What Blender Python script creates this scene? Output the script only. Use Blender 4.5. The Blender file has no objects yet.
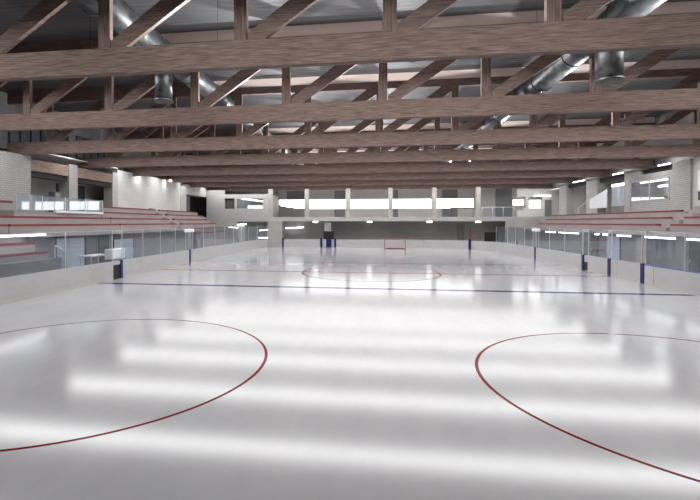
import bpy, bmesh, math, random
from mathutils import Vector, Matrix
random.seed(4)
S = bpy.context.scene
COL = S.collection

# ------------------------------------------------------------------ materials
def new_mat(name):
    m = bpy.data.materials.new(name); m.use_nodes = True
    nt = m.node_tree; b = nt.nodes['Principled BSDF']
    return m, nt, nt.nodes, nt.links, b

def mat(name, col, rough=.6, metal=0., spec=.4, noise=.0, nscale=(3, 3, 3), bump=0., detail=6.):
    m, nt, N, L, b = new_mat(name)
    b.inputs['Roughness'].default_value = rough
    b.inputs['Metallic'].default_value = metal
    b.inputs['Specular IOR Level'].default_value = spec
    b.inputs['Base Color'].default_value = (*col, 1)
    if noise > 0 or bump > 0:
        tc = N.new('ShaderNodeTexCoord'); mp = N.new('ShaderNodeMapping')
        mp.inputs['Scale'].default_value = nscale
        L.new(tc.outputs['Object'], mp.inputs['Vector'])
        nz = N.new('ShaderNodeTexNoise'); nz.inputs['Scale'].default_value = 1.
        nz.inputs['Detail'].default_value = detail
        L.new(mp.outputs['Vector'], nz.inputs['Vector'])
        if noise > 0:
            r = N.new('ShaderNodeValToRGB')
            r.color_ramp.elements[0].position = .3; r.color_ramp.elements[1].position = .7
            r.color_ramp.elements[0].color = (*[c * (1 - noise) for c in col], 1)
            r.color_ramp.elements[1].color = (*[min(1, c * (1 + noise)) for c in col], 1)
            L.new(nz.outputs['Fac'], r.inputs['Fac']); L.new(r.outputs['Color'], b.inputs['Base Color'])
        if bump > 0:
            bp = N.new('ShaderNodeBump'); bp.inputs['Strength'].default_value = bump
            bp.inputs['Distance'].default_value = .02
            L.new(nz.outputs['Fac'], bp.inputs['Height']); L.new(bp.outputs['Normal'], b.inputs['Normal'])
    return m

def brick_mat(name, c1, c2, mortar, bw, bh, ms, axis='yz', bump=.4):
    m, nt, N, L, b = new_mat(name)
    b.inputs['Roughness'].default_value = .8
    b.inputs['Specular IOR Level'].default_value = .2
    tc = N.new('ShaderNodeTexCoord'); sp = N.new('ShaderNodeSeparateXYZ'); cb = N.new('ShaderNodeCombineXYZ')
    ad = N.new('ShaderNodeMath'); ad.operation = 'ADD'
    L.new(tc.outputs['Object'], sp.inputs[0])
    L.new(sp.outputs['X'], ad.inputs[0]); L.new(sp.outputs['Y'], ad.inputs[1])
    L.new(ad.outputs[0], cb.inputs[0]); L.new(sp.outputs['Z'], cb.inputs[1])
    bt = N.new('ShaderNodeTexBrick'); L.new(cb.outputs[0], bt.inputs['Vector'])
    bt.inputs['Scale'].default_value = 1.
    bt.inputs['Color1'].default_value = (*c1, 1); bt.inputs['Color2'].default_value = (*c2, 1)
    bt.inputs['Mortar'].default_value = (*mortar, 1)
    bt.inputs['Brick Width'].default_value = bw; bt.inputs['Row Height'].default_value = bh
    bt.inputs['Mortar Size'].default_value = ms; bt.inputs['Mortar Smooth'].default_value = .2
    L.new(bt.outputs['Color'], b.inputs['Base Color'])
    bp = N.new('ShaderNodeBump'); bp.inputs['Strength'].default_value = bump; bp.inputs['Distance'].default_value = .02
    bp.invert = True
    L.new(bt.outputs['Fac'], bp.inputs['Height']); L.new(bp.outputs['Normal'], b.inputs['Normal'])
    return m

def wood_mat(name, col, axis='x', contrast=.75):
    m, nt, N, L, b = new_mat(name)
    b.inputs['Roughness'].default_value = .6
    b.inputs['Specular IOR Level'].default_value = .25
    tc = N.new('ShaderNodeTexCoord'); mp = N.new('ShaderNodeMapping')
    sc = {'x': (1.0, 26, 26), 'y': (26, 1.0, 26), 'z': (26, 26, 1.0)}[axis]
    mp.inputs['Scale'].default_value = sc
    L.new(tc.outputs['Object'], mp.inputs['Vector'])
    nz = N.new('ShaderNodeTexNoise'); nz.inputs['Scale'].default_value = 1.6; nz.inputs['Detail'].default_value = 7
    nz.inputs['Roughness'].default_value = .65
    L.new(mp.outputs['Vector'], nz.inputs['Vector'])
    r = N.new('ShaderNodeValToRGB')
    r.color_ramp.elements[0].position = .3; r.color_ramp.elements[1].position = .72
    r.color_ramp.elements[0].color = (*[c * (1 - contrast) for c in col], 1)
    r.color_ramp.elements[1].color = (*[c * (1 + contrast) for c in col], 1)
    L.new(nz.outputs['Fac'], r.inputs['Fac'])
    # glulam lamella joints
    L.new(r.outputs['Color'], b.inputs['Base Color'])
    bp = N.new('ShaderNodeBump'); bp.inputs['Strength'].default_value = .25; bp.inputs['Distance'].default_value = .01
    L.new(nz.outputs['Fac'], bp.inputs['Height']); L.new(bp.outputs['Normal'], b.inputs['Normal'])
    return m

def emis(name, col, strength):
    m = bpy.data.materials.new(name); m.use_nodes = True
    nt = m.node_tree; nt.nodes.clear()
    e = nt.nodes.new('ShaderNodeEmission'); o = nt.nodes.new('ShaderNodeOutputMaterial')
    e.inputs['Color'].default_value = (*col, 1); e.inputs['Strength'].default_value = strength
    nt.links.new(e.outputs[0], o.inputs[0])
    return m

def glass_mat(name, tint=(.86, .89, .92), refl=.1, rough=.02, haze=.0, hazecol=(.7, .75, .8)):
    m = bpy.data.materials.new(name); m.use_nodes = True
    nt = m.node_tree; N = nt.nodes; L = nt.links; N.clear()
    o = N.new('ShaderNodeOutputMaterial')
    t = N.new('ShaderNodeBsdfTransparent'); t.inputs['Color'].default_value = (*tint, 1)
    g = N.new('ShaderNodeBsdfGlossy'); g.inputs['Roughness'].default_value = rough
    g.inputs['Color'].default_value = (.93, .96, 1, 1)
    lw = N.new('ShaderNodeLayerWeight'); lw.inputs['Blend'].default_value = .5
    pw = N.new('ShaderNodeMath'); pw.operation = 'POWER'; pw.inputs[1].default_value = 3.
    L.new(lw.outputs['Facing'], pw.inputs[0])
    mr = N.new('ShaderNodeMapRange')
    mr.inputs['To Min'].default_value = refl; mr.inputs['To Max'].default_value = .7
    L.new(pw.outputs[0], mr.inputs['Value'])
    mx = N.new('ShaderNodeMixShader')
    L.new(mr.outputs[0], mx.inputs[0]); L.new(t.outputs[0], mx.inputs[1]); L.new(g.outputs[0], mx.inputs[2])
    last = mx
    if haze > 0:
        d = N.new('ShaderNodeBsdfDiffuse'); d.inputs['Color'].default_value = (*hazecol, 1)
        m2 = N.new('ShaderNodeMixShader'); m2.inputs[0].default_value = haze
        L.new(mx.outputs[0], m2.inputs[1]); L.new(d.outputs[0], m2.inputs[2]); last = m2
    L.new(last.outputs[0], o.inputs[0])
    return m

M = {}
WOOD = (.19, .132, .113)
M['wood'] = wood_mat('glulam_timber', WOOD, 'x')
M['wood_z'] = wood_mat('upright_timber', WOOD, 'z')
M['wood_y'] = wood_mat('edge_beam_timber', (.30, .215, .18), 'y')
M['pale'] = wood_mat('uplit_timber', (.88, .75, .69), 'x', .06)  # chord timber with the uplight painted in as a paler colour
M['concrete'] = mat('concrete', (.40, .385, .375), .8, noise=.12, nscale=(.7, .7, 2), bump=.1)
M['concrete_pale'] = mat('pale_concrete', (.43, .425, .42), .8, noise=.1, nscale=(.7, .7, 2))
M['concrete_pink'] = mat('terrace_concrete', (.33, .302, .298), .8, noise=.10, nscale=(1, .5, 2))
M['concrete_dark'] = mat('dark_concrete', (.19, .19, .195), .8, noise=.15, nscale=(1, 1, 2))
M['light_wall'] = brick_mat('pale_block', (.56, .55, .54), (.60, .59, .58), (.50, .49, .48), 1.6, .42, .015, bump=.15)
M['grey_block'] = brick_mat('grey_block', (.42, .41, .405), (.47, .46, .45), (.38, .37, .36), .9, .22, .012, bump=.15)
M['dark_block'] = brick_mat('dark_block', (.31, .30, .30), (.35, .34, .338), (.27, .265, .265), 1.2, .24, .02, bump=.15)
M['brick'] = brick_mat('pale_brick', (.41, .40, .395), (.465, .455, .445), (.27, .265, .26), .34, .14, .016, bump=.5)
M['dark'] = mat('recess_shade', (.022, .022, .024), .7)  # near-black colour stands in for shade under the beam and in openings
M['door_dark'] = mat('dark_grey_door', (.075, .075, .08), .5)
M['door_mid'] = mat('mid_grey_door', (.20, .20, .205), .5)
M['door_and_reflection_blue'] = mat('pale_blue_door_and_reflection', (.42, .47, .55), .35, noise=.1, nscale=(.6, .6, 9))
M['bluepost'] = mat('navy_paint', (.006, .005, .10), .4)
M['black'] = mat('black_plastic', (.008, .008, .009), .45)
M['red'] = mat('red_bench_paint', (.20, .03, .034), .5, noise=.15, nscale=(2, 2, 2))
M['goal_red'] = mat('goal_red', (.45, .09, .09), .4)
M['silver'] = mat('silver_aluminium', (.72, .73, .75), .3, .7)
M['white'] = mat('white_paint', (.82, .84, .86), .5)
M['board'] = mat('white_dasher_board', (.465, .46, .467), .45, noise=.06, nscale=(1.2, 1.2, 3))
M['kick'] = mat('board_kick_strip', (.50, .49, .47), .6)
M['cap'] = mat('board_cap', (.44, .44, .46), .5)
M['bluecap'] = mat('blue_board_cap', (.09, .09, .30), .5)
M['yellow'] = mat('yellowed_joint', (.55, .50, .38), .6)
M['glass'] = glass_mat('rink_glass', (.90, .92, .95), .02, haze=.03, hazecol=(.55, .60, .68))  # bluish diffuse haze paints in reflections of the opposite side
M['glass_white'] = glass_mat('balcony_glass', (.84, .88, .92), .16, haze=.12, hazecol=(.75, .83, .88))
M['glass_win'] = glass_mat('window_glass', (.75, .78, .8), .2)
M['duct'] = mat('galvanised_duct', (.11, .115, .12), .42, .75, noise=.5, nscale=(4, 2.0, 4))
M['deck'] = mat('roof_deck', (.50, .50, .52), .6)
M['soffit'] = mat('pale_soffit', (.62, .61, .60), .7)
M['dark_metal'] = mat('dark_metal', (.05, .05, .055), .4, .5)
M['clerestory'] = mat('bluish_glazing', (.16, .185, .21), .25)
M['daylight'] = emis('daylight_pane', (1., 1., 1.), 3.0)
M['lamp'] = emis('lamp_diffuser', (1., .99, .98), 6.6)
M['strip'] = emis('tube_diffuser', (1., 1., 1.), 6.0)
M['net'] = mat('white_net_cord', (.72, .70, .70), .8)
M['stair_white'] = mat('white_panel', (.74, .78, .80), .5)

# roof deck: corrugated steel, ribs running across the hall
def deck_material():
    m, nt, N, L, b = new_mat('corrugated_roof_deck')
    b.inputs['Base Color'].default_value = (.095, .095, .10, 1); b.inputs['Roughness'].default_value = .55
    tc = N.new('ShaderNodeTexCoord'); wv = N.new('ShaderNodeTexWave'); wv.bands_direction = 'Y'
    wv.inputs['Scale'].default_value = 1.0
    L.new(tc.outputs['Object'], wv.inputs['Vector'])
    bp = N.new('ShaderNodeBump'); bp.inputs['Strength'].default_value = .25; bp.inputs['Distance'].default_value = .05
    L.new(wv.outputs['Fac'], bp.inputs['Height']); L.new(bp.outputs['Normal'], b.inputs['Normal'])
    return m
M['deck'] = deck_material()

# ice with painted lines
NEAR_Y, MID_Y, FAR_Y, BL = 10.18, 30.45, 50.2, 7.32
def ice_material():
    m, nt, N, L, b = new_mat('painted_ice')
    tc = N.new('ShaderNodeTexCoord'); sp = N.new('ShaderNodeSeparateXYZ')
    L.new(tc.outputs['Object'], sp.inputs[0])
    def math_(op, a, c=None):
        n = N.new('ShaderNodeMath'); n.operation = op
        for i, v in enumerate((a, c)):
            if v is None: continue
            if isinstance(v, (int, float)): n.inputs[i].default_value = v
            else: L.new(v, n.inputs[i])
        return n.outputs[0]
    X, Y = sp.outputs['X'], sp.outputs['Y']
    def line(y0, w):
        return math_('LESS_THAN', math_('ABSOLUTE', math_('SUBTRACT', Y, y0)), w / 2)
    def ring(cx, cy, R, w):
        dx = math_('SUBTRACT', X, cx); dy = math_('SUBTRACT', Y, cy)
        d = math_('SQRT', math_('ADD', math_('MULTIPLY', dx, dx), math_('MULTIPLY', dy, dy)))
        return math_('LESS_THAN', math_('ABSOLUTE', math_('SUBTRACT', d, R)), w / 2)
    tcn = N.new('ShaderNodeMapping'); tcn.inputs['Scale'].default_value = (.5, .16, 1)
    L.new(tc.outputs['Object'], tcn.inputs['Vector'])
    nz = N.new('ShaderNodeTexNoise'); nz.inputs['Scale'].default_value = 2.2; nz.inputs['Detail'].default_value = 9
    nz.inputs['Roughness'].default_value = .7
    L.new(tcn.outputs['Vector'], nz.inputs['Vector'])
    cr = N.new('ShaderNodeValToRGB'); cr.color_ramp.elements[0].position = .3; cr.color_ramp.elements[1].position = .62
    cr.color_ramp.elements[0].color = (.42, .42, .445, 1); cr.color_ramp.elements[1].color = (.465, .465, .485, 1)
    L.new(nz.outputs['Fac'], cr.inputs['Fac'])
    last = cr.outputs['Color']; masks = []
    def paint(mask, col):
        nonlocal last
        masks.append(mask)
        mx = N.new('ShaderNodeMix'); mx.data_type = 'RGBA'
        L.new(mask, mx.inputs['Factor']); L.new(last, mx.inputs['A']); mx.inputs['B'].default_value = (*col, 1)
        last = mx.outputs['Result']
    inside = math_('LESS_THAN', math_('ABSOLUTE', X), 14.95)
    RED, CRED, BLUE = (.15, .001, .003), (.32, .008, .008), (.004, .004, .12)
    paint(math_('MULTIPLY', line(MID_Y, .32), inside), CRED)
    paint(math_('MULTIPLY', line(MID_Y - BL, .46), inside), BLUE)
    paint(math_('MULTIPLY', line(MID_Y + BL, .46), inside), BLUE)
    for cx in (-7.05, 7.05):
        paint(ring(cx, NEAR_Y, 4.575, .078), RED)
        paint(ring(cx, FAR_Y, 4.5, .12), RED)
    paint(ring(.02, MID_Y, 4.56, .13), RED)
    L.new(last, b.inputs['Base Color'])
    rr = N.new('ShaderNodeMapRange'); rr.inputs['To Min'].default_value = .118; rr.inputs['To Max'].default_value = .128
    L.new(nz.outputs['Fac'], rr.inputs['Value']); L.new(rr.outputs[0], b.inputs['Roughness'])
    tot = masks[0]
    for k in masks[1:]: tot = math_('MAXIMUM', tot, k)
    L.new(math_('SUBTRACT', 1.0, math_('MULTIPLY', tot, .97)), b.inputs['Specular IOR Level'])
    b.inputs['IOR'].default_value = 1.45
    return m
M['ice'] = ice_material()

# ------------------------------------------------------------------ mesh helpers
class MB:
    def __init__(s): s.bm = bmesh.new()
    def box(s, x0, x1, y0, y1, z0, z1):
        x0, x1 = sorted((x0, x1)); y0, y1 = sorted((y0, y1)); z0, z1 = sorted((z0, z1))
        v = [s.bm.verts.new(p) for p in ((x0,y0,z0),(x1,y0,z0),(x1,y1,z0),(x0,y1,z0),(x0,y0,z1),(x1,y0,z1),(x1,y1,z1),(x0,y1,z1))]
        for f in ((3,2,1,0),(4,5,6,7),(0,1,5,4),(1,2,6,5),(2,3,7,6),(3,0,4,7)): s.bm.faces.new([v[i] for i in f])
        return s
    def prism(s, poly, axis, a, b):
        """poly: 2D points in the other two axes, extruded along axis from a to b"""
        def p3(p, t):
            return {'x': (t, p[0], p[1]), 'y': (p[0], t, p[1]), 'z': (p[0], p[1], t)}[axis]
        va = [s.bm.verts.new(p3(p, a)) for p in poly]; vb = [s.bm.verts.new(p3(p, b)) for p in poly]
        s.bm.faces.new(va); s.bm.faces.new(list(reversed(vb)))
        n = len(poly)
        for i in range(n): s.bm.faces.new((va[i], vb[i], vb[(i+1) % n], va[(i+1) % n]))
        bmesh.ops.recalc_face_normals(s.bm, faces=s.bm.faces)
        return s
    def tube(s, p0, p1, r, seg=20, cap=True):
        p0, p1 = Vector(p0), Vector(p1); d = (p1 - p0)
        q = d.to_track_quat('Z', 'Y').to_matrix()
        ra = []; rb = []
        for i in range(seg):
            a = 2 * math.pi * i / seg; o = q @ Vector((math.cos(a) * r, math.sin(a) * r, 0))
            ra.append(s.bm.verts.new(p0 + o)); rb.append(s.bm.verts.new(p1 + o))
        for i in range(seg):
            f = s.bm.faces.new((ra[i], ra[(i+1) % seg], rb[(i+1) % seg], rb[i])); f.smooth = True
        if cap: s.bm.faces.new(list(reversed(ra))); s.bm.faces.new(rb)
        return s
    def strip(s, pts, z0, z1, t):
        """wall of thickness t following the plan polyline pts (t to the left of travel)"""
        n = len(pts); off = []
        for i in range(n):
            a = Vector(pts[max(0, i-1)]); b = Vector(pts[min(n-1, i+1)]); d = (b - a).normalized()
            off.append(Vector(pts[i]) + Vector((-d.y, d.x)) * t)
        ring = [[s.bm.verts.new(p) for p in ((pts[i][0], pts[i][1], z0), (pts[i][0], pts[i][1], z1), (off[i].x, off[i].y, z1), (off[i].x, off[i].y, z0))] for i in range(n)]
        for i in range(n - 1):
            for k in range(4): s.bm.faces.new((ring[i][k], ring[i][(k+1) % 4], ring[i+1][(k+1) % 4], ring[i+1][k]))
        s.bm.faces.new(ring[0]); s.bm.faces.new(list(reversed(ring[-1])))
        bmesh.ops.recalc_face_normals(s.bm, faces=s.bm.faces)
        return s
    def build(s, name, m, parent=None, bevel=0.):
        me = bpy.data.meshes.new(name); s.bm.to_mesh(me); s.bm.free()
        o = bpy.data.objects.new(name, me); COL.objects.link(o)
        me.materials.append(m if not isinstance(m, str) else M[m])
        if parent is not None:
            o.parent = parent; o.matrix_parent_inverse = Matrix.Translation(parent.location).inverted()
        if bevel > 0:
            md = o.modifiers.new('bevel', 'BEVEL'); md.width = bevel; md.segments = 2; md.limit_method = 'ANGLE'
        return o

def thing(name, label, cat, loc=(0, 0, 0), group=None):
    o = bpy.data.objects.new(name, None); COL.objects.link(o); o.location = loc
    o.empty_display_size = .3
    return tag(o, label, cat, group)
def tag(o, label, cat, group=None):
    o['label'] = label; o['category'] = cat
    if group: o['group'] = group
    return o
def struct(o, label=None, cat=None):
    o['kind'] = 'structure'
    if label: o['label'] = label
    if cat: o['category'] = cat
    return o
def part(parent, name, m, *boxes, bevel=0.):
    mb = MB()
    for b in boxes: mb.box(*b)
    return mb.build(name, m, parent, bevel)

ORD = ['first', 'second', 'third', 'fourth', 'fifth', 'sixth', 'seventh', 'eighth', 'ninth', 'tenth']

# ------------------------------------------------------------------ key dimensions
BX = 15.0                 # boards
WL, WR = -22.8, 22.4      # rink-side faces of the side walls
ZB = 7.89                 # underside of truss lower chords
Y1, SP = 12.6, 7.02
TY = [Y1 + SP * i for i in range(8)]
ROOF = 12.12

# ------------------------------------------------------------------ floor
# rink outline (counter-clockwise from near right)
def arc(cx, cy, r, a0, a1, n=14):
    return [(cx + r * math.cos(math.radians(a0 + (a1 - a0) * i / n)), cy + r * math.sin(math.radians(a0 + (a1 - a0) * i / n))) for i in range(n + 1)]
RC = 8.0
FE = 60.3
right_corner = arc(BX - RC, FE - RC, RC, 0, 90)
left_corner = [(-BX, 52.0), (-14.98, 54.0), (-14.85, 56.0), (-14.6, 57.6), (-14.3, 58.9), (-13.97, 60.2)]
near_right = arc(BX - RC, .2 + RC, RC, -90, 0)
near_left = arc(-BX + RC, .2 + RC, RC, 180, 270)
outline = near_right + right_corner + [(-13.97, FE)] + list(reversed(left_corner)) + near_left
b = MB(); b.bm.faces.new([b.bm.verts.new((x, y, 0)) for x, y in outline])
bmesh.ops.recalc_face_normals(b.bm, faces=b.bm.faces)
struct(b.build('floor_ice', 'ice'), 'white ice sheet with red circles and blue lines', 'ice rink')
b = MB(); b.box(-27, 29, -6, 69, -.3, -.012)
struct(b.build('floor', 'concrete'), 'grey concrete floor around the rink', 'floor')

# ------------------------------------------------------------------ roof and outer shell
b = MB(); b.box(-27, 29, -6, 69, ROOF, ROOF + .3)
struct(b.build('ceiling', 'deck'), 'grey metal roof deck above the trusses', 'ceiling')
b = MB(); b.box(-27, 29, -6.3, -6, -.3, ROOF + .3)
struct(b.build('wall_near', 'grey_block'), 'grey block wall behind the camera', 'wall')

# ------------------------------------------------------------------ trusses
NODE0, PAN = .58, 4.27
TXL, TXR = -23.8, 23.3
for i, y in enumerate(TY):
    where = ['nearest the camera, across the top of the picture', 'from the camera, below the front one', 'from the camera', 'from the camera',
             'from the camera', 'from the camera', 'from the camera, one before the gallery', 'from the camera, right above the far gallery front'][i]
    t = thing('roof_truss', f'{ORD[i]} brown timber roof truss {where}', 'roof truss', (0, y, ZB), 'timber roof trusses over the rink')
    MB().box(TXL, TXR, y, y + .24, ZB, ZB + .79).build('bottom_chord', 'wood', t, .012)
    MB().box(TXL, TXR, y, y + .24, ZB + 3.34, ZB + 3.76).build('top_chord', 'wood', t, .012)
    MB().box(-9.6, TXR, y + .02, y + .22, ZB + 3.76, ROOF).build('top_chord_upper', 'pale', t)  # upper half of the top chord, lit stretch painted pale
    MB().box(TXL, -9.6, y + .02, y + .22, ZB + 3.76, ROOF).build('top_chord_upper', 'wood', t)  # unlit stretch of the same upper half, plain chord colour
    for k in range(-5, 6):
        x = NODE0 + PAN * k
        if x > TXR - .3: continue
        MB().box(x - .19, x + .19, y + .03, y + .21, ZB + .79, ZB + 3.34).build('vertical', 'wood_z', t, .01)
    for k in range(-6, 6):
        xa = NODE0 + PAN * k + .22; xb = xa + PAN - .35
        if xb > TXR: continue
        if xa < TXL: continue
        za, zb_ = ZB + .79, ZB + 3.34
        w = .46
        MB().prism([(xa, za), (xa + w, za), (xb + .04, zb_ - .22), (xb + .04, zb_), (xb - .62, zb_), (xa, za + .22)], 'y', y + .05, y + .19).build('diagonal', 'wood', t)

# ------------------------------------------------------------------ ventilation ducts
for sx, side in ((-1, 'left'), (1, 'right')):
    dx, dz, r = 8.6 * sx, 10.52, .52
    t = thing('ventilation_duct', f'long round galvanised duct through the trusses on the {side} half of the roof', 'duct', (dx, 8, dz), 'round ventilation ducts')
    mb = MB(); mb.tube((dx, 3, dz), (dx, 60, dz), r, 28); mb.build('duct_pipe', 'duct', t)
    for yy in [6 + 3.6 * k for k in range(15)]:
        if min(abs(yy - q - .1) for q in TY) < .4: yy += .6
        MB().tube((dx, yy - .04, dz), (dx, yy + .04, dz), r + .035, 28).build('flange', 'duct', t)
    for yy in ((17.9, 42.5) if sx < 0 else (17.6, 42.5)):
        rr = .36 if sx < 0 else .44
        d = MB().tube((dx, yy, dz - .4), (dx, yy, 8.5), rr, 24).build('drop_pipe', 'duct', t)
        MB().tube((dx, yy, 8.47), (dx, yy, 8.56), rr + .03, 24).build('collar', 'duct', d)

# ------------------------------------------------------------------ lamps
bays = [TY[0] - SP] + TY[:7]
for i, y in enumerate(bays):
    yc = y + 4.35
    zc = [9.78, 9.78, 9.1, 8.84, 8.64, 8.52, 8.44, 8.39][i]
    t = thing('strip_light', f'white strip light row hidden in the {ORD[i]} roof bay from the camera', 'lamp', (0, yc, zc), 'strip light rows between trusses')
    for (a, c) in (((-21, -9.3), (-7.9, 7.9), (9.3, 21)) if i < 2 else ((-22.6, 23.0),)):
        part(t, 'housing', 'dark_metal', (a, c, yc - .76, yc + .76, zc, zc + .05))
        part(t, 'diffuser', 'lamp', (a + .1, c - .1, yc - .74, yc + .74, zc - .02, zc - .002))
        for sx in (a + 2.0, c - 2.0):
            part(t, 'hanger', 'dark_metal', (sx - .005, sx + .005, yc - .005, yc + .005, zc + .05, ROOF))
for i, y in enumerate(TY):
    for j, x in enumerate((-5.4, 1.4, 9.9)):
        L_ = bpy.data.lights.new('uplight', 'SPOT'); L_.energy = (900, 850, 1000)[j]; L_.spot_size = math.radians(160); L_.spot_blend = .03
        L_.shadow_soft_size = .05
        o = bpy.data.objects.new('uplight', L_); COL.objects.link(o)
        o.location = (x, y + 2.1, 8.75)
        d = Vector((0, -math.tan(math.radians(20)), 1)); o.rotation_euler = d.to_track_quat('-Z', 'Y').to_euler()
        t = thing('uplight_fitting', f'{["left", "middle", "right"][j]} small dark uplight fitting behind the lower chord of the {ORD[i]} truss', 'lamp', (x, y + 2.1, 8.6), 'uplight fittings behind the trusses')
        part(t, 'body', 'dark_metal', (x - .1, x + .1, y + 2.0, y + 2.2, 8.55, 8.66))
        part(t, 'arm', 'dark_metal', (x - .02, x + .02, y + .24, y + 2.0, 8.58, 8.63))

# ------------------------------------------------------------------ dasher boards
def board(label, pts, glass=True, zg=2.9, t=.12, side=1, pane=2.35, bluecap=False, group='white dasher boards around the ice'):
    """pts run so that the outside of the rink is to the left of travel"""
    c = pts[0]
    th = thing('dasher_board', label, 'rink board', (c[0], c[1], 0), group)
    MB().strip(pts, .18, 1.04, t).build('panel', 'board', th)
    MB().strip([(p[0], p[1]) for p in pts], 0, .18, t).build('kick_strip', 'kick', th)
    MB().strip(pts, 1.04, 1.09, t + .03).build('cap_rail', 'bluecap' if bluecap else 'cap', th)
    if glass:
        # resample the polyline into panes
        L = [0]
        for a, b_ in zip(pts, pts[1:]): L.append(L[-1] + (Vector(b_) - Vector(a)).length)
        def at(s):
            for i in range(len(pts) - 1):
                if s <= L[i+1] + 1e-6:
                    q = (s - L[i]) / (L[i+1] - L[i]); return Vector(pts[i]).lerp(Vector(pts[i+1]), q)
            return Vector(pts[-1])
        n = max(1, round(L[-1] / pane))
        def offs(s):
            e = .05; d = (at(min(L[-1], s + e)) - at(max(0, s - e))).normalized()
            return at(s) + Vector((-d.y, d.x)) * t * .55
        for k in range(n):
            s0, s1 = L[-1] * k / n + .03, L[-1] * (k + 1) / n - .03
            g = MB(); g.strip([tuple(offs(s0)), tuple(offs((s0 + s1) / 2)), tuple(offs(s1))], 1.09, zg, .015)
            g.build('glass_pane', 'glass', th)
        for k in range(n + 1):
            p = offs(L[-1] * k / n)
            MB().box(p.x - .022, p.x + .022, p.y - .022, p.y + .022, 1.09, zg + .02).build('glass_post', 'silver', th)
    return th

def bluepost(label, x, y, w=.32, ax='y', z=1.12):
    if ax == 'y':
        s = 1 if x > 0 else -1
        o = MB().box(x - .03 * s, x + .14 * s, y - w / 2, y + w / 2, 0, z).build('gate_post', 'bluepost')
    else:
        o = MB().box(x - w / 2, x + w / 2, y - .03, y + .14, 0, z).build('gate_post', 'bluepost')
    return tag(o, label, 'gate post', 'navy posts in the boards')

# left side boards, travel towards the camera keeps the outside on the right -> travel away keeps it left
def run(x, y0, y1): return [(x, y0), (x, y1)]
board('white board run on the left nearest the camera, up to the dark gate gap', run(-BX, 8.2, 24.55), pane=4.1)
board('white board run on the left between the two navy posts', run(-BX, 25.6, 35.7), pane=2.5)
board('white board run on the left beyond the second navy post, bending into the far corner', run(-BX, 36.05, 51.9) + left_corner[1:], pane=3.2)
bluepost('navy gate post on the left boards, right beside the dark gate gap', -BX, 25.42, .26)
bluepost('navy post in the left boards farther away, under a white cap', -BX, 35.87)
# dark gate opening
t = thing('gate_opening', 'black open gate gap in the left boards beside the navy post', 'gate', (-15.1, 24.9, 0))
part(t, 'opening', 'black', (-15.10, -15.02, 24.58, 25.28, 0, .86))
part(t, 'lintel', 'board', (-15.12, -15.0, 24.55, 25.29, .87, 1.08))
# right side: travel towards the camera
def runr(y0, y1): return [(BX, y1), (BX, y0)]
ends = [(8.2, 26.98), (27.34, 30.48), (30.86, 33.5), (34.36, 43.4)]
labs = ['white board run on the right nearest the camera, with a blue top line', 'short white board section on the right between the two nearest navy posts',
        'white board section on the right between a navy post and the small black hatch', 'white board run on the right leading up to the farthest navy post']
for (a, c), l in zip(ends, labs): board(l, list(reversed(runr(a, c))) [::-1], bluecap=(a == 8.2), pane=2.9)
board('white board run in the far right corner, curving behind the farthest navy post', list(reversed(runr(43.75, 52.3)[::-1] + right_corner[1:4])), pane=2.9)
for (y, l) in ((27.16, 'navy post in the right boards, nearest the camera'), (30.67, 'navy post in the right boards, second from the camera'),
               (34.2, 'navy post in the right boards beside the small black hatch'), (43.57, 'navy post in the right boards farthest from the camera, under a white cap')):
    bluepost(l, BX, y)
t = thing('hatch', 'small black hatch low in the right boards beside a navy post', 'hatch', (15.05, 33.8, 0))
part(t, 'opening', 'black', (15.0, 15.08, 33.52, 34.03, .04, .62))
part(t, 'surround', 'board', (15.02, 15.12, 33.5, 34.04, .63, 1.08))
for y, l in ((29.8, 'yellowed upright joint in the right boards, farther one'), (26.2, 'yellowed upright joint in the right boards, nearer one')):
    tag(MB().box(14.985, 15.0, y - .03, y + .03, .02, 1.04).build('joint_strip', 'yellow'), l, 'joint strip')
# end boards (outside is +Y): travel towards -X
def rune(x0, x1): return [(x0, FE), (x1, FE)]
board('white end board on the far left, between pillar and gate', rune(-11.75, -6.75), glass=False)
board('white end board across the far end behind the red goal', rune(-4.55, 6.95), glass=False)
board('white curved end board below the black screen in the far right corner', list(reversed(right_corner[3:])), glass=False)
bluepost('navy post in the far boards beside the big grey pillar', -11.88, FE, .26, 'x', 1.25)
bluepost('navy post left of the far end gate', -6.6, FE, .26, 'x', 1.25)
bluepost('navy post right of the far end gate', -4.7, FE, .26, 'x', 1.25)
bluepost('navy post in the curved boards of the far right corner', 12.3, 58.1, .28, 'x', 1.3)
t = thing('end_gate', 'dark gate between two navy posts in the far boards', 'gate', (-5.65, 60.6, 0))
part(t, 'dark_panel', 'bluepost', (-5.95, -5.2, 60.5, 60.56, 0, 1.1))
part(t, 'side_panel', 'board', (-6.46, -5.95, 60.5, 60.56, 0, 1.1)); part(t, 'side_panel', 'board', (-5.2, -4.84, 60.5, 60.56, 0, 1.1))
part(t, 'upper_panel', 'black', (-6.3, -4.9, 60.7, 60.76, 1.1, 2.2))
part(t, 'light_panel', 'concrete', (-6.2, -5.3, 60.7, 60.76, 2.2, 3.35))

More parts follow.
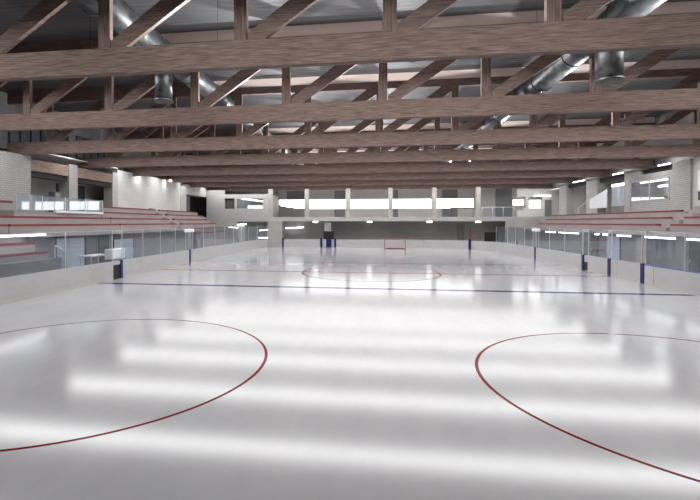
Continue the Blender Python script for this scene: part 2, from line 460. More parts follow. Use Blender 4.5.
# ------------------------------------------------------------------ goal
t = thing('hockey_goal', 'red framed hockey goal with pale net in front of the far boards', 'goal', (3.1, 57.6, 0))
gx0, gx1, gy, gz, gd = 1.82, 4.38, 57.6, 1.24, 1.0
for x in (gx0, gx1): MB().tube((x, gy, 0), (x, gy, gz), .055, 14).build('post', 'goal_red', t)
MB().tube((gx0 - .05, gy, gz), (gx1 + .05, gy, gz), .055, 14).build('crossbar', 'goal_red', t)
mb = MB(); mb.tube((gx0, gy, .05), (gx0 + .2, gy + gd, .05), .045, 12); mb.tube((gx1, gy, .05), (gx1 - .2, gy + gd, .05), .045, 12)
mb.tube((gx0 + .2, gy + gd, .05), (gx1 - .2, gy + gd, .05), .06, 12); mb.build('base_frame', 'goal_red', t)
mb = MB()
for k in range(27):
    x = gx0 + (gx1 - gx0) * k / 26; xb = gx0 + .2 + (gx1 - gx0 - .4) * k / 26
    mb.tube((x, gy + .02, gz), (xb, gy + gd, .06), .018, 5, False)
for k in range(1, 13):
    q = k / 13
    mb.tube((gx0 + .2 * q, gy + gd * q, gz * (1 - q) + .05 * q), (gx1 - .2 * q, gy + gd * q, gz * (1 - q) + .05 * q), .018, 5, False)
for k in range(1, 9):
    q = k / 9
    for x, s in ((gx0, 1), (gx1, -1)): mb.tube((x + .2 * q * s, gy + gd * q, .05), (x + .2 * q * s, gy + gd * q, gz * (1 - q) + .05 * q), .018, 5, False)
mb.build('net', 'net', t)

# ------------------------------------------------------------------ grandstands
RUN_, RISE = .8, .48
def tread_z(ax): return 4.68 - .6 * (22 - ax)
def terrace(side, y0, y1, ax0, ax_top, name_label, wallx, zbase=0.):
    """stepped concrete from |x|=ax0 (front) up to ax_top, closed to wall"""
    poly = [(ax0, zbase)]; a = ax0
    while a <= ax_top + 1e-6:
        z = tread_z(a) - .07
        poly += [(a, z), (a + RUN_, z)] if a + RUN_ < wallx and a + RUN_ <= ax_top + RUN_ - 1e-6 or a < ax_top else [(a, z), (wallx, z)]
        a += RUN_
    poly[-1] = (wallx, poly[-1][1])
    poly += [(wallx, zbase)]
    p = [(side * q[0], q[1]) for q in poly]
    o = MB().prism(p, 'y', y0, y1).build('bleacher', 'concrete_pink')
    return tag(o, name_label, 'bleacher', 'stepped concrete grandstands')
def bench(side, ax, y0, y1, label):
    z = tread_z(ax)
    o = MB().box(side * (ax - .015), side * (ax + .28), y0, y1, z - .07, z + .06).build('bench_seat', 'red', None, .01)
    return tag(o, label, 'bench', 'red bench seats on the grandstands')
rows = [22.0, 21.2, 20.4, 19.6, 18.8, 18.0, 17.2]
RN = ['top', 'second', 'third', 'fourth', 'fifth', 'sixth', 'lowest']

# left: near block, vomitory block, two far blocks
terrace(-1, 10, 22.0, 17.2, 22.0, 'stepped grey stand on the left at the edge of the picture', 22.74)
terrace(-1, 22.05, 33.0, 18.8, 20.4, 'stepped grey stand on the left under the glass balcony', 22.74)
terrace(-1, 33.05, 43.65, 18.8, 22.0, 'stepped grey stand on the left between balcony and aisle', 22.74)
terrace(-1, 44.6, 55.0, 18.0, 22.0, 'stepped grey stand on the left beyond the aisle, ending in steps', 22.74)
for i, ax in enumerate(rows):
    bench(-1, ax, 10.2, 25.0 if ax > 21.9 else 21.95, f'{RN[i]} red bench row of the left stand nearest the camera')
for i, ax in ((2, 20.4), (3, 19.6)): bench(-1, ax, 22.1, 32.9, f'{["upper","lower"][i-2]} red bench row below the left glass balcony')
for i, ax in enumerate(rows[:4]): bench(-1, ax, 33.1, 43.5, f'{RN[i]} red bench row on the left between balcony and aisle')
for i, ax in enumerate(rows[:6]): bench(-1, ax, 44.7, 54.9, f'{RN[i]} red bench row on the far left beyond the aisle')
# aisle stairs left
def stairs(side, y0, y1, ax0, ax1, label, mname='concrete'):
    poly = [(ax0, 0.)]; a = ax0
    while a < ax1 - 1e-6:
        z = tread_z(a + .4) - .31; poly += [(a, z), (min(a + .4, ax1), z)]; a += .4
    poly += [(ax1, 0.)]
    return tag(MB().prism([(side * p[0], p[1]) for p in poly], 'y', y0, y1).build('aisle_steps', mname), label, 'stairs', 'aisle steps in the stands')
stairs(-1, 43.66, 44.58, 18.4, 22.74, 'narrow concrete aisle steps up the left stand', 'concrete_pink')
# right
terrace(1, 8, 32.6, 18.8, 20.4, 'stepped grey stand on the right at the edge of the picture', 22.32)
terrace(1, 33.75, 55.6, 18.8, 21.2, 'stepped grey stand on the right below the brick window wall', 22.32)
terrace(1, 55.65, 57.2, 18.8, 21.2, 'last stepped end of the right stand beside the gallery', 22.32)
for i, ax in enumerate(rows[2:5]): bench(1, ax, 9, 32.5, f'{["upper","middle","lower"][i]} red bench row of the right stand nearest the camera')
for i, ax in enumerate(rows[1:5]): bench(1, ax, 34.2 - .15 * i, 56.4 - .35 * i, f'{["top","second","third","lowest"][i]} red bench row of the right stand beyond the aisle')
stairs(1, 32.62, 33.73, 18.2, 22.3, 'concrete aisle steps in the right stand', 'concrete_pink')

# fronts below the stands (bench area behind the glass)
def front(side, y0, y1, z1, label, m='concrete_dark', ax=18.5):
    o = MB().box(side * ax, side * (ax + .2), y0, y1, 0, z1).build('stand_front', m)
    return tag(o, label, 'wall panel', 'front walls under the stands')
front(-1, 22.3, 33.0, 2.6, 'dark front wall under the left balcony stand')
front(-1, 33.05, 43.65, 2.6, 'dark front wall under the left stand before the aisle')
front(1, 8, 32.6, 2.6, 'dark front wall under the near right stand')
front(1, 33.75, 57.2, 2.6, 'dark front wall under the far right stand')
def beam(side, y0, y1, label, ax0=17.9, ax1=18.78, z0=2.58, z1=2.8):
    return tag(MB().box(side * ax0, side * ax1, y0, y1, z0, z1).build('canopy_slab', 'concrete'), label, 'slab', 'slabs over the bench areas')
beam(-1, 22.3, 43.6, 'grey slab edge over the left bench area')
beam(1, 8, 57.0, 'grey slab edge over the right bench area')
tag(MB().box(-16.62, -16.42, 10, 22.0, 0, 1.5).build('kerb_wall', 'concrete_dark'), 'low dark wall behind the left boards at the picture edge', 'wall panel')
# doors and a painted glass reflection under the stands
def door(side, y0, y1, z1, m, label, ax=18.44, z0=0.02):
    s = side
    t = thing('door', label, 'door', (s * ax, (y0 + y1) / 2, 0))
    part(t, 'leaf', m, (s * ax, s * (ax + .05), y0 + .05, y1 - .05, z0, z1 - .05))
    part(t, 'frame', 'dark_metal', (s * (ax - .02), s * (ax + .05), y0, y0 + .05, z0, z1), (s * (ax - .02), s * (ax + .05), y1 - .05, y1, z0, z1), (s * (ax - .02), s * (ax + .05), y0, y1, z1 - .05, z1))
    MB().tube((s * (ax - .06), y1 - .18, 1.0), (s * (ax - .06), y1 - .18, 1.25), .018, 8).build('handle', 'silver', t)
    return t
door(-1, 24.2, 26.9, 2.5, 'door_and_reflection_blue', 'wide pale blue grey painted reflection under the left balcony')  # bluish reflection in the rink glass, built as an opaque panel
door(-1, 27.0, 28.2, 2.5, 'door_dark', 'dark door under the left stand, beside the pale blue reflection')
door(-1, 28.4, 29.6, 2.5, 'black', 'black doorway under the left stand, right of the dark door')
door(-1, 30.2, 33.0, 2.2, 'door_and_reflection_blue', 'pale blue panel door under the left stand, farther along')
door(1, 36.2, 38.2, 2.4, 'door_and_reflection_blue', 'pale blue door under the right stand in the middle')
door(1, 39.5, 40.6, 2.4, 'door_dark', 'dark door under the right stand in the middle')
door(1, 24.0, 27.6, 2.5, 'door_and_reflection_blue', 'wide pale blue panel under the right stand at the picture edge')
door(1, 28.0, 28.9, 2.5, 'black', 'black narrow doorway under the right stand near the edge')

# strip luminaires over the right bench area, and one on the left
def tube_light(side, ax, y0, y1, z, label, grp):
    t = thing('tube_light', label, 'lamp', (side * ax, (y0 + y1) / 2, z), grp)
    part(t, 'housing', 'white', (side * (ax - .07), side * (ax + .07), y0, y1, z + .03, z + .09))
    part(t, 'diffuser', 'strip', (side * (ax - .06), side * (ax + .06), y0 + .02, y1 - .02, z - .06, z + .03))
    part(t, 'bracket', 'silver', (side * (ax), side * (18.0), y0 + .3, y0 + .34, z + .09, z + .13), (side * (ax), side * (18.0), y1 - .34, y1 - .3, z + .09, z + .13))
    return t
for (y0, y1, l) in ((45.6, 47.9, 'farthest white tube light over the right bench area'), (40.8, 44.7, 'long white tube light over the right bench area, second from the far end'),
                    (33.1, 34.7, 'short white tube light over the right bench area'), (28.6, 31.4, 'white tube light over the right bench near the second navy post'),
                    (25.6, 27.7, 'white tube light over the right bench at the picture edge')):
    tube_light(1, 17.5, y0, y1, 2.47, l, 'tube lights over the right bench area')
tube_light(-1, 17.55, 17.5, 22.2, 2.74, 'long white tube light at the left picture edge behind the glass', 'tube light on the left')
for x, y, l in ((17.5, 37.6, 'small square white lamp over the right bench, nearer of two'), (17.5, 36.4, 'small square white lamp over the right bench, farther of two')):
    t = thing('square_lamp', l, 'lamp', (x, y, 2.5)); part(t, 'diffuser', 'strip', (x - .12, x + .12, y - .12, y + .12, 2.42, 2.54)); part(t, 'bracket', 'silver', (x, 18.0, y - .02, y + .02, 2.54, 2.58))
# gate frames with white caps
def capframe(side, y, label, z=2.72):
    s = side
    t = thing('gateway', label, 'gate frame', (s * 15.1, y, 1.1))
    part(t, 'upright', 'silver', (s * 15.06, s * 15.12, y - .75, y - .69, 1.09, z)); part(t, 'upright', 'silver', (s * 15.06, s * 15.12, y + .69, y + .75, 1.09, z))
    part(t, 'header', 'white', (s * 15.03, s * 15.16, y - .95, y + .95, z - .14, z + .12))
    return t
capframe(-1, 35.9, 'tall gate frame with white header on the left boards')
capframe(1, 43.6, 'tall gate frame with white header on the right boards')
# white table and white box behind the left boards
t = thing('table', 'white topped table behind the left boards', 'table', (-16.5, 25, 0))
part(t, 'tabletop', 'white', (-16.9, -16.1, 24.1, 25.95, 1.36, 1.44))
for x in (-16.85, -16.2):
    for y in (24.15, 25.85): part(t, 'leg', 'silver', (x, x + .05, y, y + .05, 0, 1.36))
t = thing('control_box', 'white box standing behind the left boards above the dark gate gap', 'box', (-15.5, 25.6, 0))
part(t, 'cabinet', 'white', (-15.75, -15.3, 24.85, 26.4, 1.16, 1.78), bevel=.03)
part(t, 'pedestal', 'concrete', (-15.7, -15.35, 25.0, 26.25, 0, 1.16))
# near-left bench enclosure end frame
t = thing('glass_screen', 'metal framed glass end screen behind the left boards near the picture edge', 'screen', (-17, 22.3, 0))
part(t, 'upright', 'silver', (-17.02, -16.96, 22.2, 22.26, 0, 2.1)); part(t, 'upright', 'silver', (-16.3, -16.25, 22.2, 22.26, 0, 1.75))
MB().prism([(-17.02, 2.1), (-16.96, 2.16), (-16.25, 1.8), (-16.25, 1.74)], 'y', 22.2, 22.26).build('sloped_rail', 'silver', t)
MB().prism([(-16.96, .2), (-16.96, 2.1), (-16.3, 1.74), (-16.3, .2)], 'y', 22.22, 22.24).build('pane', 'glass', t)

# ------------------------------------------------------------------ balcony on the left
t = thing('balcony', 'glass fronted balcony with white kerb above the left stand', 'balcony', (-21.5, 28, 4.1))
part(t, 'floor_slab', 'concrete', (-22.76, -21.2, 24.2, 33.0, 3.7, 4.1))
part(t, 'kerb', 'white', (-21.22, -21.0, 27.6, 33.0, 4.05, 4.2))
for k in range(4):
    y0 = 24.15 + 2.2 * k
    part(t, 'glass_pane', 'glass_white', (-21.06, -21.03, y0 + .03, y0 + 2.17, 4.2 if y0 > 26 else 4.12, 5.12))
    part(t, 'post', 'silver', (-21.08, -21.02, y0 - .02, y0 + .02, 4.1, 5.14))
part(t, 'post', 'silver', (-21.08, -21.02, 32.93, 32.98, 4.1, 5.14))
part(t, 'glass_return', 'glass_white', (-22.7, -21.1, 32.93, 32.96, 4.15, 5.12))
t = thing('monitor', 'dark flat monitor standing on the left balcony behind the glass', 'monitor', (-22, 30.3, 4.1))
part(t, 'screen', 'black', (-21.8, -21.72, 31.2, 32.3, 4.45, 5.0)); part(t, 'stand', 'dark_metal', (-21.85, -21.7, 31.65, 31.85, 4.1, 4.45))
t = thing('cupboard', 'tall narrow grey cupboard on the left balcony', 'cupboard', (-22.5, 28.8, 4.1))
part(t, 'body', 'door_dark', (-22.3, -21.8, 28.5, 29.1, 4.1, 5.55)); part(t, 'door', 'door_mid', (-21.8, -21.78, 28.55, 29.05, 4.2, 5.5))

# ------------------------------------------------------------------ left wall
def S_(name, m, *boxes, label=None, cat=None):
    mb = MB()
    for q in boxes: mb.box(*q)
    return struct(mb.build(name, m), label, cat)
S_('wall_left', 'brick', (-24.2, WL, 8, 27.5, 0, ZB), label='pale brick wall on the left', cat='wall')
# columns
for (y0, y1, l) in ((31.4, 32.4, 'pale brick column on the left, between two dark bays'), (37.2, 38.05, 'pale column on the left at the start of the bright wall')):
    tag(MB().box(-23.65, WL, y0, y1, 0, ZB - .02).build('wall_column', 'brick' if y0 < 33 else 'grey_block'), l, 'column', 'columns along the left wall')
tag(MB().box(-23.65, WL, 51.6, 53.4, 0, ZB - .02).build('wall_column', 'grey_block'), 'grey column on the far left beyond the bright wall', 'column', 'columns along the left wall')
# edge beams
for (y0, y1, l) in ((27.5, 31.4, 'brown timber edge beam on the left, nearer bay'), (32.4, 37.2, 'brown timber edge beam on the left, farther bay')):
    tag(MB().box(-23.3, -22.85, y0, y1, 6.93, 7.72).build('edge_beam', 'wood_y', None, .01), l, 'beam', 'timber edge beams on the left')
    S_('shade_strip_left', 'dark', (-23.6, -23.0, y0, y1, 6.55, 6.92), label='painted shade strip below the timber edge beam', cat='trim')  # solid strip coloured near-black for the shade beneath the beam
S_('wall_left_upper', 'light_wall', (-24.2, WL - .02, 38.05, 51.6, 0, ZB + .3), label='bright pale block wall on the left', cat='wall')
S_('wall_left_back', 'grey_block', (-25.6, -25.3, 27.5, 53.3, 0, ROOF), label='grey rear wall of the left bays', cat='wall')
S_('wall_left_end', 'grey_block', (-24.2, WL - .02, 53.4, 60.3, 6.95, ZB + .3), label='grey wall strip over the dark opening on the far left', cat='wall')
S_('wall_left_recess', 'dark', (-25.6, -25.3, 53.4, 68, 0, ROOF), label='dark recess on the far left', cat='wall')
tag(MB().box(-23.6, -23.1, 54.2, 55.1, 4.1, 6.9).build('dark_door', 'door_dark'), 'dark door in the recess at the end of the left stand', 'door')
tag(MB().box(-25.28, -25.2, 33.2, 36.8, 4.1, 6.6).build('dark_window', 'door_dark'), 'wide dark grey glazing in the farther left bay', 'window')
tag(MB().box(-25.28, -25.2, 27.6, 28.6, 4.1, 6.9).build('dark_door', 'door_mid'), 'grey door in the nearer left bay by the brick wall', 'door')
for y, l in ((41.6, 'small wall washer lamp over the bright left wall, nearer'), (47.6, 'small wall washer lamp over the bright left wall, farther')):
    t = thing('wall_washer', l, 'lamp', (-22.3, y, 8.4), 'wall washers on the left')
    part(t, 'body', 'dark_metal', (-22.4, -22.2, y - .1, y + .1, 8.3, 8.45)); part(t, 'arm', 'dark_metal', (-22.82, -22.4, y - .02, y + .02, 8.36, 8.4))
    L_ = bpy.data.lights.new('wall_washer_light', 'SPOT'); L_.energy = 90; L_.spot_size = math.radians(150); L_.spot_blend = 1.; L_.shadow_soft_size = .1
    o = bpy.data.objects.new('wall_washer_light', L_); COL.objects.link(o); o.location = (-22.15, y, 8.22)
    o.rotation_euler = Vector((-.6, 0, -1)).to_track_quat('-Z', 'Y').to_euler()
# upper left: clerestory and pale soffit
t = MB(); t.box(-24.5, -24.3, 8, 66, 8.35, ROOF)
struct(t.build('wall_left_clerestory', 'dark_block'), 'dark upper wall on the left above the soffit', 'wall')
for k, (y0, y1) in enumerate([(20.2, 26.2), (27.3, 33.2), (34.3, 40.2)]):
    w = MB(); w.box(-24.3, -24.27, y0, y1, 8.7, 10.6); o = struct(w.build(f'window_{k+1}', 'clerestory'), 'bluish clerestory glazing high on the left wall', 'window')
    m_ = MB()
    for q in range(7):
        yy = y0 + (y1 - y0) * q / 6; m_.box(-24.27, -24.2, yy - .04, yy + .04, 8.7, 10.6)
    m_.box(-24.27, -24.2, y0, y1, 10.5, 10.62); m_.box(-24.27, -24.2, y0, y1, 8.65, 8.75)
    m_.build('mullion', 'dark_metal', o)
S_('floor_left', 'concrete', (-25.3, WL - .0, 27.5, 60.2, 3.9, 4.1), label='concrete floor of the left bays', cat='floor')
S_('ceiling_left', 'soffit', (-26, WL + .05, 27.5, 38.0, ZB + .38, ZB + .46), label='pale soffit over the left bays', cat='ceiling')

# ------------------------------------------------------------------ right wall
S_('wall_right', 'brick', (WR, WR + .4, 37.0, 43.2, 0, 5.2), (WR, WR + .4, 37.0, 43.2, 6.82, 7.35), (WR, WR + .4, 37.0, 37.35, 5.2, 6.82), (WR, WR + .4, 42.3, 43.2, 5.2, 6.82), label='pale brick wall with a window on the right', cat='wall')
S_('wall_right_room', 'light_wall', (25.0, 25.2, 37, 43.05, 3.9, 7.4), label='pale rear wall behind the right brick window', cat='wall')
S_('wall_right_room_near', 'light_wall', (WR + .42, 25.0, 36.95, 37.0, 3.9, 7.3), label='pale side wall behind the right brick window', cat='wall')
S_('wall_right_room_far', 'light_wall', (WR + .42, 25.0, 43.05, 43.1, 3.9, 7.3), label='pale far wall behind the right brick window', cat='wall')
S_('ceiling_right_room', 'soffit', (WR + .42, 25, 37, 43.05, 7.3, 7.4), label='ceiling behind the right brick window', cat='ceiling')
S_('floor_right_room', 'concrete', (WR + .42, 25, 37, 43.05, 3.9, 4.1), label='floor behind the right brick window', cat='floor')
for (x, z, l) in ((23.2, 6.83, 'upper white tube light in the room behind the right brick window'), (24.6, 6.5, 'lower white tube light in the room behind the right brick window')):
    tag(MB().tube((x, 37.1, z), (x, 42.35, z), .1, 10).build('tube_light', 'strip'), l, 'lamp', 'tube lights behind the right brick window')
t = thing('desk', 'dark grey desk in the room behind the right brick window', 'desk', (24, 41, 4.1))
part(t, 'desktop', 'door_dark', (23.4, 24.4, 38.0, 42.6, 5.1, 5.5)); part(t, 'leg', 'door_mid', (23.5, 24.3, 38.1, 38.2, 4.1, 5.1)); part(t, 'leg', 'door_mid', (23.5, 24.3, 42.4, 42.5, 4.1, 5.1))
tag(MB().box(WR - .06, WR + .9, 35.0, 36.9, 0, ZB - .02).build('wall_column', 'brick'), 'wide pale brick pier at the right picture edge', 'column', 'columns along the right wall')
S_('wall_right_near', 'light_wall', (WR + .1, WR + .5, 8, 35.0, 0, ZB), label='pale wall at the right picture edge', cat='wall')
tag(MB().box(WR - .04, WR + .75, 42.42, 43.3, 0, ZB - .02).box(WR - .04, WR + .75, 40.9, 42.42, 6.98, ZB - .02).build('wall_column', 'brick'), 'pale brick pilaster on the right, left of the brick window', 'column', 'columns along the right wall')
for (y0, y1, m, l) in ((48.1, 50.4, 'grey_block', 'grey column on the right between glazed bay and dark bay'),
                    (55.2, 57.2, 'grey_block', 'grey column at the far end of the right stand')):
    tag(MB().box(WR - .04, WR + .75, y0, y1, 0, ZB - .02).build('wall_column', m), l, 'column', 'columns along the right wall')
# window in the brick wall
t = MB(); t.box(WR - .02, WR + .0, 37.35, 42.3, 5.22, 6.8)
o = struct(t.build('window_4', 'glass_win'), 'wide interior window in the right brick wall', 'window')
m_ = MB(); m_.box(WR - .05, WR, 37.3, 42.35, 6.78, 6.86); m_.box(WR - .05, WR, 37.3, 42.35, 5.16, 5.24); m_.box(WR - .05, WR, 37.3, 37.37, 5.16, 6.86); m_.box(WR - .05, WR, 42.28, 42.35, 5.16, 6.86); m_.box(WR - .05, WR, 39.65, 39.75, 5.2, 6.8)
m_.build('window_frame', 'cap', o)
# strip lamps and edge trim along the eave
S_('trim_eave', 'dark_metal', (WR - .12, WR + .3, 36.9, 57.2, 7.72, ZB - .02), label='dark metal eave trim along the right wall', cat='trim')
S_('eave_gap_shade', 'dark', (WR + .2, WR + .5, 37, 57.2, 7.35, 7.72), label='painted shade in the gap below the right eave', cat='trim')  # near-black box stands for the shade in the open gap
S_('wall_right_upper', 'dark_block', (23.4, 23.7, 8, 66, ZB, ROOF), label='dark upper wall on the right above the eave', cat='wall')
for (y0, y1, l) in ((36.95, 38.4, 'bright strip lamp under the right eave by the brick pier'), (43.3, 45.0, 'bright strip lamp under the right eave by the pilaster'), (50.5, 53.2, 'bright strip lamp under the right eave above the dark bay')):
    tag(MB().box(WR - .18, WR - .12, y0, y1, 7.78, 7.86).build('eave_lamp', 'strip'), l, 'lamp', 'strip lamps under the right eave')
# glazed bay
S_('wall_right_bay', 'grey_block', (25.2, 25.5, 43, 61, 0, ZB), label='grey rear wall of the right bays', cat='wall')
S_('ceiling_right', 'soffit', (WR + .3, 25.5, 43.2, 61, 7.5, 7.6), label='pale soffit over the right bays', cat='ceiling')
S_('floor_right', 'concrete', (WR + .0, 25.5, 43.2, 61, 3.7, 4.1), label='concrete floor of the right bays', cat='floor')
t = thing('glazed_bay', 'glazed booth front with pale blue panes and white head strip on the right', 'booth', (23, 45, 4.1))
for k in range(2):
    y0 = 43.35 + 1.45 * k
    p_ = part(t, 'pane', 'door_and_reflection_blue', (WR + .35, WR + .38, y0, y0 + 1.4, 4.9, 6.7))
    m_ = MB()
    for q in range(1, 6): m_.box(WR + .32, WR + .35, y0 + 1.4 * q / 6 - .015, y0 + 1.4 * q / 6 + .015, 4.9, 6.7)
    m_.build('glazing_bar', 'cap', p_)
    part(t, 'head_strip', 'daylight', (WR + .33, WR + .37, y0 + .02, y0 + 1.38, 6.75, 7.0))
part(t, 'sill', 'concrete_dark', (WR + .3, WR + .4, 43.3, 46.3, 4.1, 4.9))
part(t, 'mullion', 'white', (WR + .28, WR + .36, 44.74, 44.81, 4.9, 7.0))
o = MB().prism([(46.15, 4.8), (49.5, 4.8), (49.5, 5.75), (46.15, 6.55)], 'x', WR - .12, WR - .06).build('stair_panel', 'stair_white')
tag(o, 'white wedge shaped stair guard panel beside the right glazed booth', 'panel')
# dark bay furniture
tag(MB().box(25.08, 25.18, 53.9, 54.9, 4.1, 6.1).build('dark_door', 'door_dark'), 'dark door in the bay left of the right grey column', 'door')
for (y, l) in ((51.6, 'pale pipe in the dark bay on the right, nearer'), (52.8, 'pale broad pipe in the dark bay on the right, farther')):
    tag(MB().tube((24.4, y, 4.1), (24.4, y, 7.5), .16 if y < 52 else .24, 16).build('pipe', 'concrete'), l, 'pipe', 'pipes in the right bay')
t = thing('railing', 'slanted white handrail in the dark bay on the right', 'railing', (22.9, 52, 4.1))
MB().tube((22.9, 50.8, 5.7), (22.9, 53.6, 5.0), .035, 8).build('rail', 'white', t); MB().tube((22.9, 53.5, 4.1), (22.9, 53.5, 5.03), .03, 8).build('post', 'white', t)
# wall lamp with bracket at right pier
t = thing('wall_lamp', 'white tall bracket panel on the wall at the right picture edge', 'wall panel', (22.3, 33.9, 6))
part(t, 'panel', 'white', (22.28, 22.4, 33.7, 34.2, 5.6, 7.0)); part(t, 'bracket', 'dark_metal', (22.2, 22.45, 33.3, 34.0, 4.9, 5.5))

# ------------------------------------------------------------------ far end wall, press box, pillar, gallery
fw = MB()
z1 = ZB
fw.box(-22.8, -20.2, FE, FE + .4, 0, z1)
fw.box(-20.2, -18.75, FE, FE + .4, 0, 5.3); fw.box(-20.2, -18.75, FE, FE + .4, 6.75, 7.3)
fw.box(-18.75, -18.45, FE, FE + .4, 0, 7.3)
fw.box(-18.45, -14.7, FE, FE + .4, 3.5, 5.3); fw.box(-18.45, -14.7, FE, FE + .4, 6.72, 7.3)
fw.box(-14.7, -13.97, FE, FE + .4, 3.5, 7.3)
struct(fw.build('wall_far', 'grey_block'), 'grey block end wall on the far left with two openings', 'wall')
S_('wall_far_side', 'concrete', (-13.99, -13.6, FE + .02, 66, 4.13, 7.3), label='grey side wall of the far left press box', cat='wall')
S_('wall_press_back', 'dark_block', (-22.8, -13.6, 65.6, 66, 0, ROOF), label='dark wall behind the press box', cat='wall')
S_('wall_outer_left', 'dark_block', (-27, -26.8, -6, 69, 0, ROOF), label='outer wall on the left', cat='wall')
S_('wall_outer_right', 'dark_block', (28.8, 29, -6, 69, 0, ROOF), label='outer wall on the right', cat='wall')
S_('wall_outer_far', 'grey_block', (-26.8, 28.8, 68.6, 69, 0, ROOF), label='outer far wall', cat='wall')
# openings
o = struct(MB().box(-18.45, -14.7, FE + .25, FE + .28, 5.3, 6.72).build('window_5', 'glass_win'), 'press box window on the far left', 'window')
part(o, 'window_frame', 'silver', (-18.45, -14.7, FE + .2, FE + .3, 5.26, 5.33), (-18.45, -14.7, FE + .2, FE + .3, 6.69, 6.74))
o = struct(MB().box(-20.2, -18.75, FE + .3, FE + .33, 5.3, 6.75).build('window_6', 'door_dark'), 'small dark square window on the far left wall', 'window')
tag(MB().box(-18.3, -14.8, 65.5, 65.58, 5.3, 5.95).build('bright_window', 'daylight'), 'bright low daylight window at the back of the press box', 'window')
t = thing('press_box_lamp', 'slanted white tube lamp inside the far left press box', 'lamp', (-16.5, 62, 6.6))
MB().tube((-18.4, 62.5, 6.85), (-14.6, 61.2, 6.3), .12, 10).build('tube', 'strip', t)
# passage below press box
tag(MB().box(-18.5, -17.45, FE + .6, FE + 1.0, 0, 3.0).build('passage_post', 'light_wall'), 'short pale post in the passage under the press box', 'post')
tag(MB().box(-17.3, -15.7, 63, 63.1, 0, 3.3).build('passage_door', 'door_mid'), 'grey glazed door in the passage under the press box', 'door')
for (x0, x1, y, z, l) in ((-19.0, -17.2, FE + .45, 3.02, 'white tube lamp on top of the pale passage post'), (-15.6, -14.0, 62, 2.25, 'white tube lamp in the passage beside the pillar'), (-15.9, -14.2, 62.6, 1.2, 'low white counter light in the passage beside the pillar'), (-13.0 + .9, -9.5, 63.4, 2.55, 'white tube lamp under the gallery right of the pillar')):
    t = thing('tube_light', l, 'lamp', ((x0 + x1) / 2, y, z), 'tube lights at the far end')
    MB().tube((x0, y, z), (x1, y, z + (.15 if 'counter' not in l else 0)), .07, 10).build('tube', 'strip', t)
    part(t, 'hanger', 'dark_metal', ((x0 + x1) / 2 - .02, (x0 + x1) / 2 + .02, y - .02, y + .02, z + .1, 3.5))
tag(MB().box(-13.97, -12.0, FE - .1, FE + 1.2, 0, 3.55).build('pillar', 'concrete'), 'massive grey concrete pillar at the end of the ice', 'pillar')
# gallery slab
t = thing('gallery_slab', 'long grey concrete gallery edge across the far end', 'gallery', (0, 62, 3.6))
part(t, 'slab', 'concrete_pale', (-13.97, 25, FE, 66, 3.56, 4.12))
for k, x in enumerate((-8.64, -3.0, 2.67, 8.34, 13.93)):
    tag(MB().box(x - .28, x + .28, FE + .35, FE + .9, 4.12, ZB + .1).build('gallery_column', 'concrete'), f'{ORD[k]} slim grey column from the left on the far gallery', 'column', 'slim columns on the gallery')
tag(MB().box(-13.95, -13.35, FE + .1, FE + .5, 4.12, ZB + .1).build('gallery_column', 'concrete'), 'slim grey column on the gallery directly above the big pillar', 'column')
# gallery back wall with ribbon window
S_('wall_back', 'light_wall', (-13.6, 25, 66, 66.3, 4.1, 5.4), (-13.6, 25, 66, 66.3, 6.78, ROOF), (14.55, 25, 66, 66.3, 5.4, 6.78), label='grey block wall behind the gallery', cat='wall')
o = struct(MB().box(-15.0, 14.55, 66.12, 66.16, 5.4, 6.78).build('window_7', 'daylight'), 'long bright ribbon window behind the gallery', 'window')
m_ = MB()
for k in range(6): m_.box(-14.9 + 5.88 * k - .03, -14.9 + 5.88 * k + .03, 66.02, 66.12, 5.4, 6.78)
m_.build('mullion', 'silver', o)
for k, (x0, x1, l) in enumerate(((-12.4, -9.6, 'wide dark panel behind the gallery, leftmost'), (-5.25, -3.7, 'dark panel behind the gallery, second from the left'), (3.24, 3.95, 'narrow dark panel behind the gallery, middle'), (10.13, 12.26, 'dark panel behind the gallery, right part'))):
    t = thing('wall_panel', l, 'wall panel', (x0, 65.9, 4.1), 'dark panels behind the gallery')
    part(t, 'lower_panel', 'door_mid', (x0, x1, 65.93, 65.99, 4.15, 5.38)); part(t, 'upper_panel', 'door_mid', (x0, x1, 65.93, 65.99, 6.8, 8.1))
tag(MB().box(17.4, 19.6, 65.9, 65.98, 4.15, 8.1).build('dark_door', 'door_mid'), 'tall dark door on the gallery right of the slim columns', 'door')
# clutter on gallery in front of ribbon window
t = thing('counter', 'low dark jagged counter on the left gallery in front of the bright window', 'counter', (-13, 63.2, 4.1))
MB().prism([(-13.3, 4.15), (-13.3, 6.05), (-12.9, 5.75), (-12.2, 5.75), (-12.1, 5.55), (-11.2, 5.6), (-11.0, 5.42), (-9.4, 5.42), (-9.4, 4.15)], 'y', 64.2, 64.5).build('body', 'door_mid', t)
t = thing('table', 'dark low table on the right gallery before the bright window', 'table', (12.5, 63.4, 4.1))
part(t, 'tabletop', 'door_dark', (10.9, 14.0, 63.2, 63.8, 5.28, 5.42))
for x in (11.0, 13.8): part(t, 'leg', 'dark_metal', (x, x + .06, 63.4, 63.46, 4.12, 5.28))
# gallery rail right
t = thing('railing', 'thin metal railing on the right part of the far gallery', 'railing', (16, FE + .1, 4.1))
MB().tube((14.2, FE + .12, 5.35), (18.3, FE + .12, 5.35), .035, 8).build('rail', 'silver', t)
for x in (14.3, 15.6, 16.9, 18.2): MB().tube((x, FE + .12, 4.1), (x, FE + .12, 5.35), .025, 8).build('post', 'silver', t)
part(t, 'pane', 'glass', (14.3, 18.2, FE + .14, FE + .155, 4.15, 5.25))
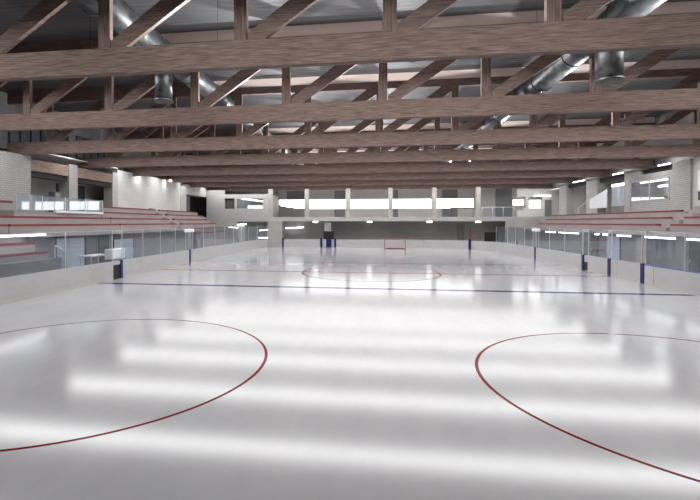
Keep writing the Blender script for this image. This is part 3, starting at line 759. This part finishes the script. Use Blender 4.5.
# right box above gallery
fw = MB()
fw.box(18.95, 19.7, FE + 1.2, FE + 1.5, 4.1, 5.0)
fw.box(18.95, 25, FE + 1.2, FE + 1.5, 6.75, 7.74)
fw.box(19.7, 25, FE + 1.2, FE + 1.5, 4.1, 5.25)
fw.box(20.05, 20.4, FE + 1.2, FE + 1.5, 5.25, 6.75)
fw.box(22.1, 25, FE + 1.2, FE + 1.5, 5.25, 6.75)
struct(fw.build('wall_far_right', 'light_wall'), 'pale wall of the far right box with a bright opening', 'wall')
tag(MB().box(20.4, 22.2, FE + 2.2, FE + 2.26, 5.2, 6.35).build('bright_window', 'daylight'), 'bright window inside the far right box', 'window')
tag(MB().box(18.65, 20.0, FE + 2.0, FE + 2.06, 5.65, 6.4).build('bright_sign', 'daylight'), 'bright white panel left of the far right box', 'light panel')
tag(MB().box(22.3, 23.1, FE + 1.1, FE + 1.18, 4.12, 6.3).build('dark_door', 'door_mid'), 'grey door in the far right box near the grey column', 'door')
tag(MB().box(21.0, 23.0, FE + 1.1, FE + 1.2, 6.78, 6.86).build('tube_light', 'strip'), 'thin white tube light on the far right box', 'lamp')
S_('wall_far_right_low', 'concrete_pale', (17.2, 25, FE + .02, FE + .4, 0, 3.56), label='grey wall below the far right gallery', cat='wall')
# recess under the gallery
S_('wall_recess', 'dark_block', (-13.6, 25, 64, 64.3, 0, 3.55), label='dark block wall under the gallery', cat='wall')
for k, x in enumerate((-7.6, -.1, 7.9, 14.2)):
    o = MB().box(x - .32, x + .32, 61.9, 62.2, 3.38, 3.56).build('ceiling_lamp', 'strip')
    tag(o, f'small white lamp under the gallery, {ORD[k]} from the left', 'lamp', 'small lamps under the gallery')
t = thing('screen', 'black screen standing behind the boards in the far right corner', 'screen', (15.2, 59.9, 0))
part(t, 'display', 'black', (14.5, 16.1, 59.85, 60.0, .95, 2.15), bevel=.02); part(t, 'stand', 'dark_metal', (15.2, 15.4, 59.88, 59.98, 0, .95))
t = thing('fire_hose_pipe', 'thin reddish standpipe on the dark wall under the gallery', 'pipe', (13.2, 63.8, 0))
MB().tube((13.6, 63.9, 0), (13.6, 63.9, 2.6), .06, 8).build('pipe', 'goal_red', t)
tag(MB().box(11.9, 12.8, 63.9, 63.99, .6, 3.2).build('notice_board', 'door_mid'), 'grey notice board on the dark wall under the gallery', 'board')

# ------------------------------------------------------------------ world, camera, colour
w = bpy.data.worlds.new('World'); S.world = w; w.use_nodes = True
w.node_tree.nodes['Background'].inputs['Color'].default_value = (.9, .95, 1, 1)
w.node_tree.nodes['Background'].inputs['Strength'].default_value = .6
cam = bpy.data.cameras.new('Camera'); co = bpy.data.objects.new('Camera', cam); COL.objects.link(co)
co.location = (.067, 0, 3.394)
co.rotation_euler = (math.radians(90) - .009, 0, .1397)
cam.sensor_width = 36; cam.lens = 447.4 / 700 * 36
cam.shift_x = 42.06 / 700; cam.shift_y = -23.54 / 700
cam.clip_end = 300
S.camera = co
S.view_settings.view_transform = 'Standard'; S.view_settings.look = 'None'
S.view_settings.gamma = 1; S.view_settings.exposure = .2
S.view_settings.use_curve_mapping = False
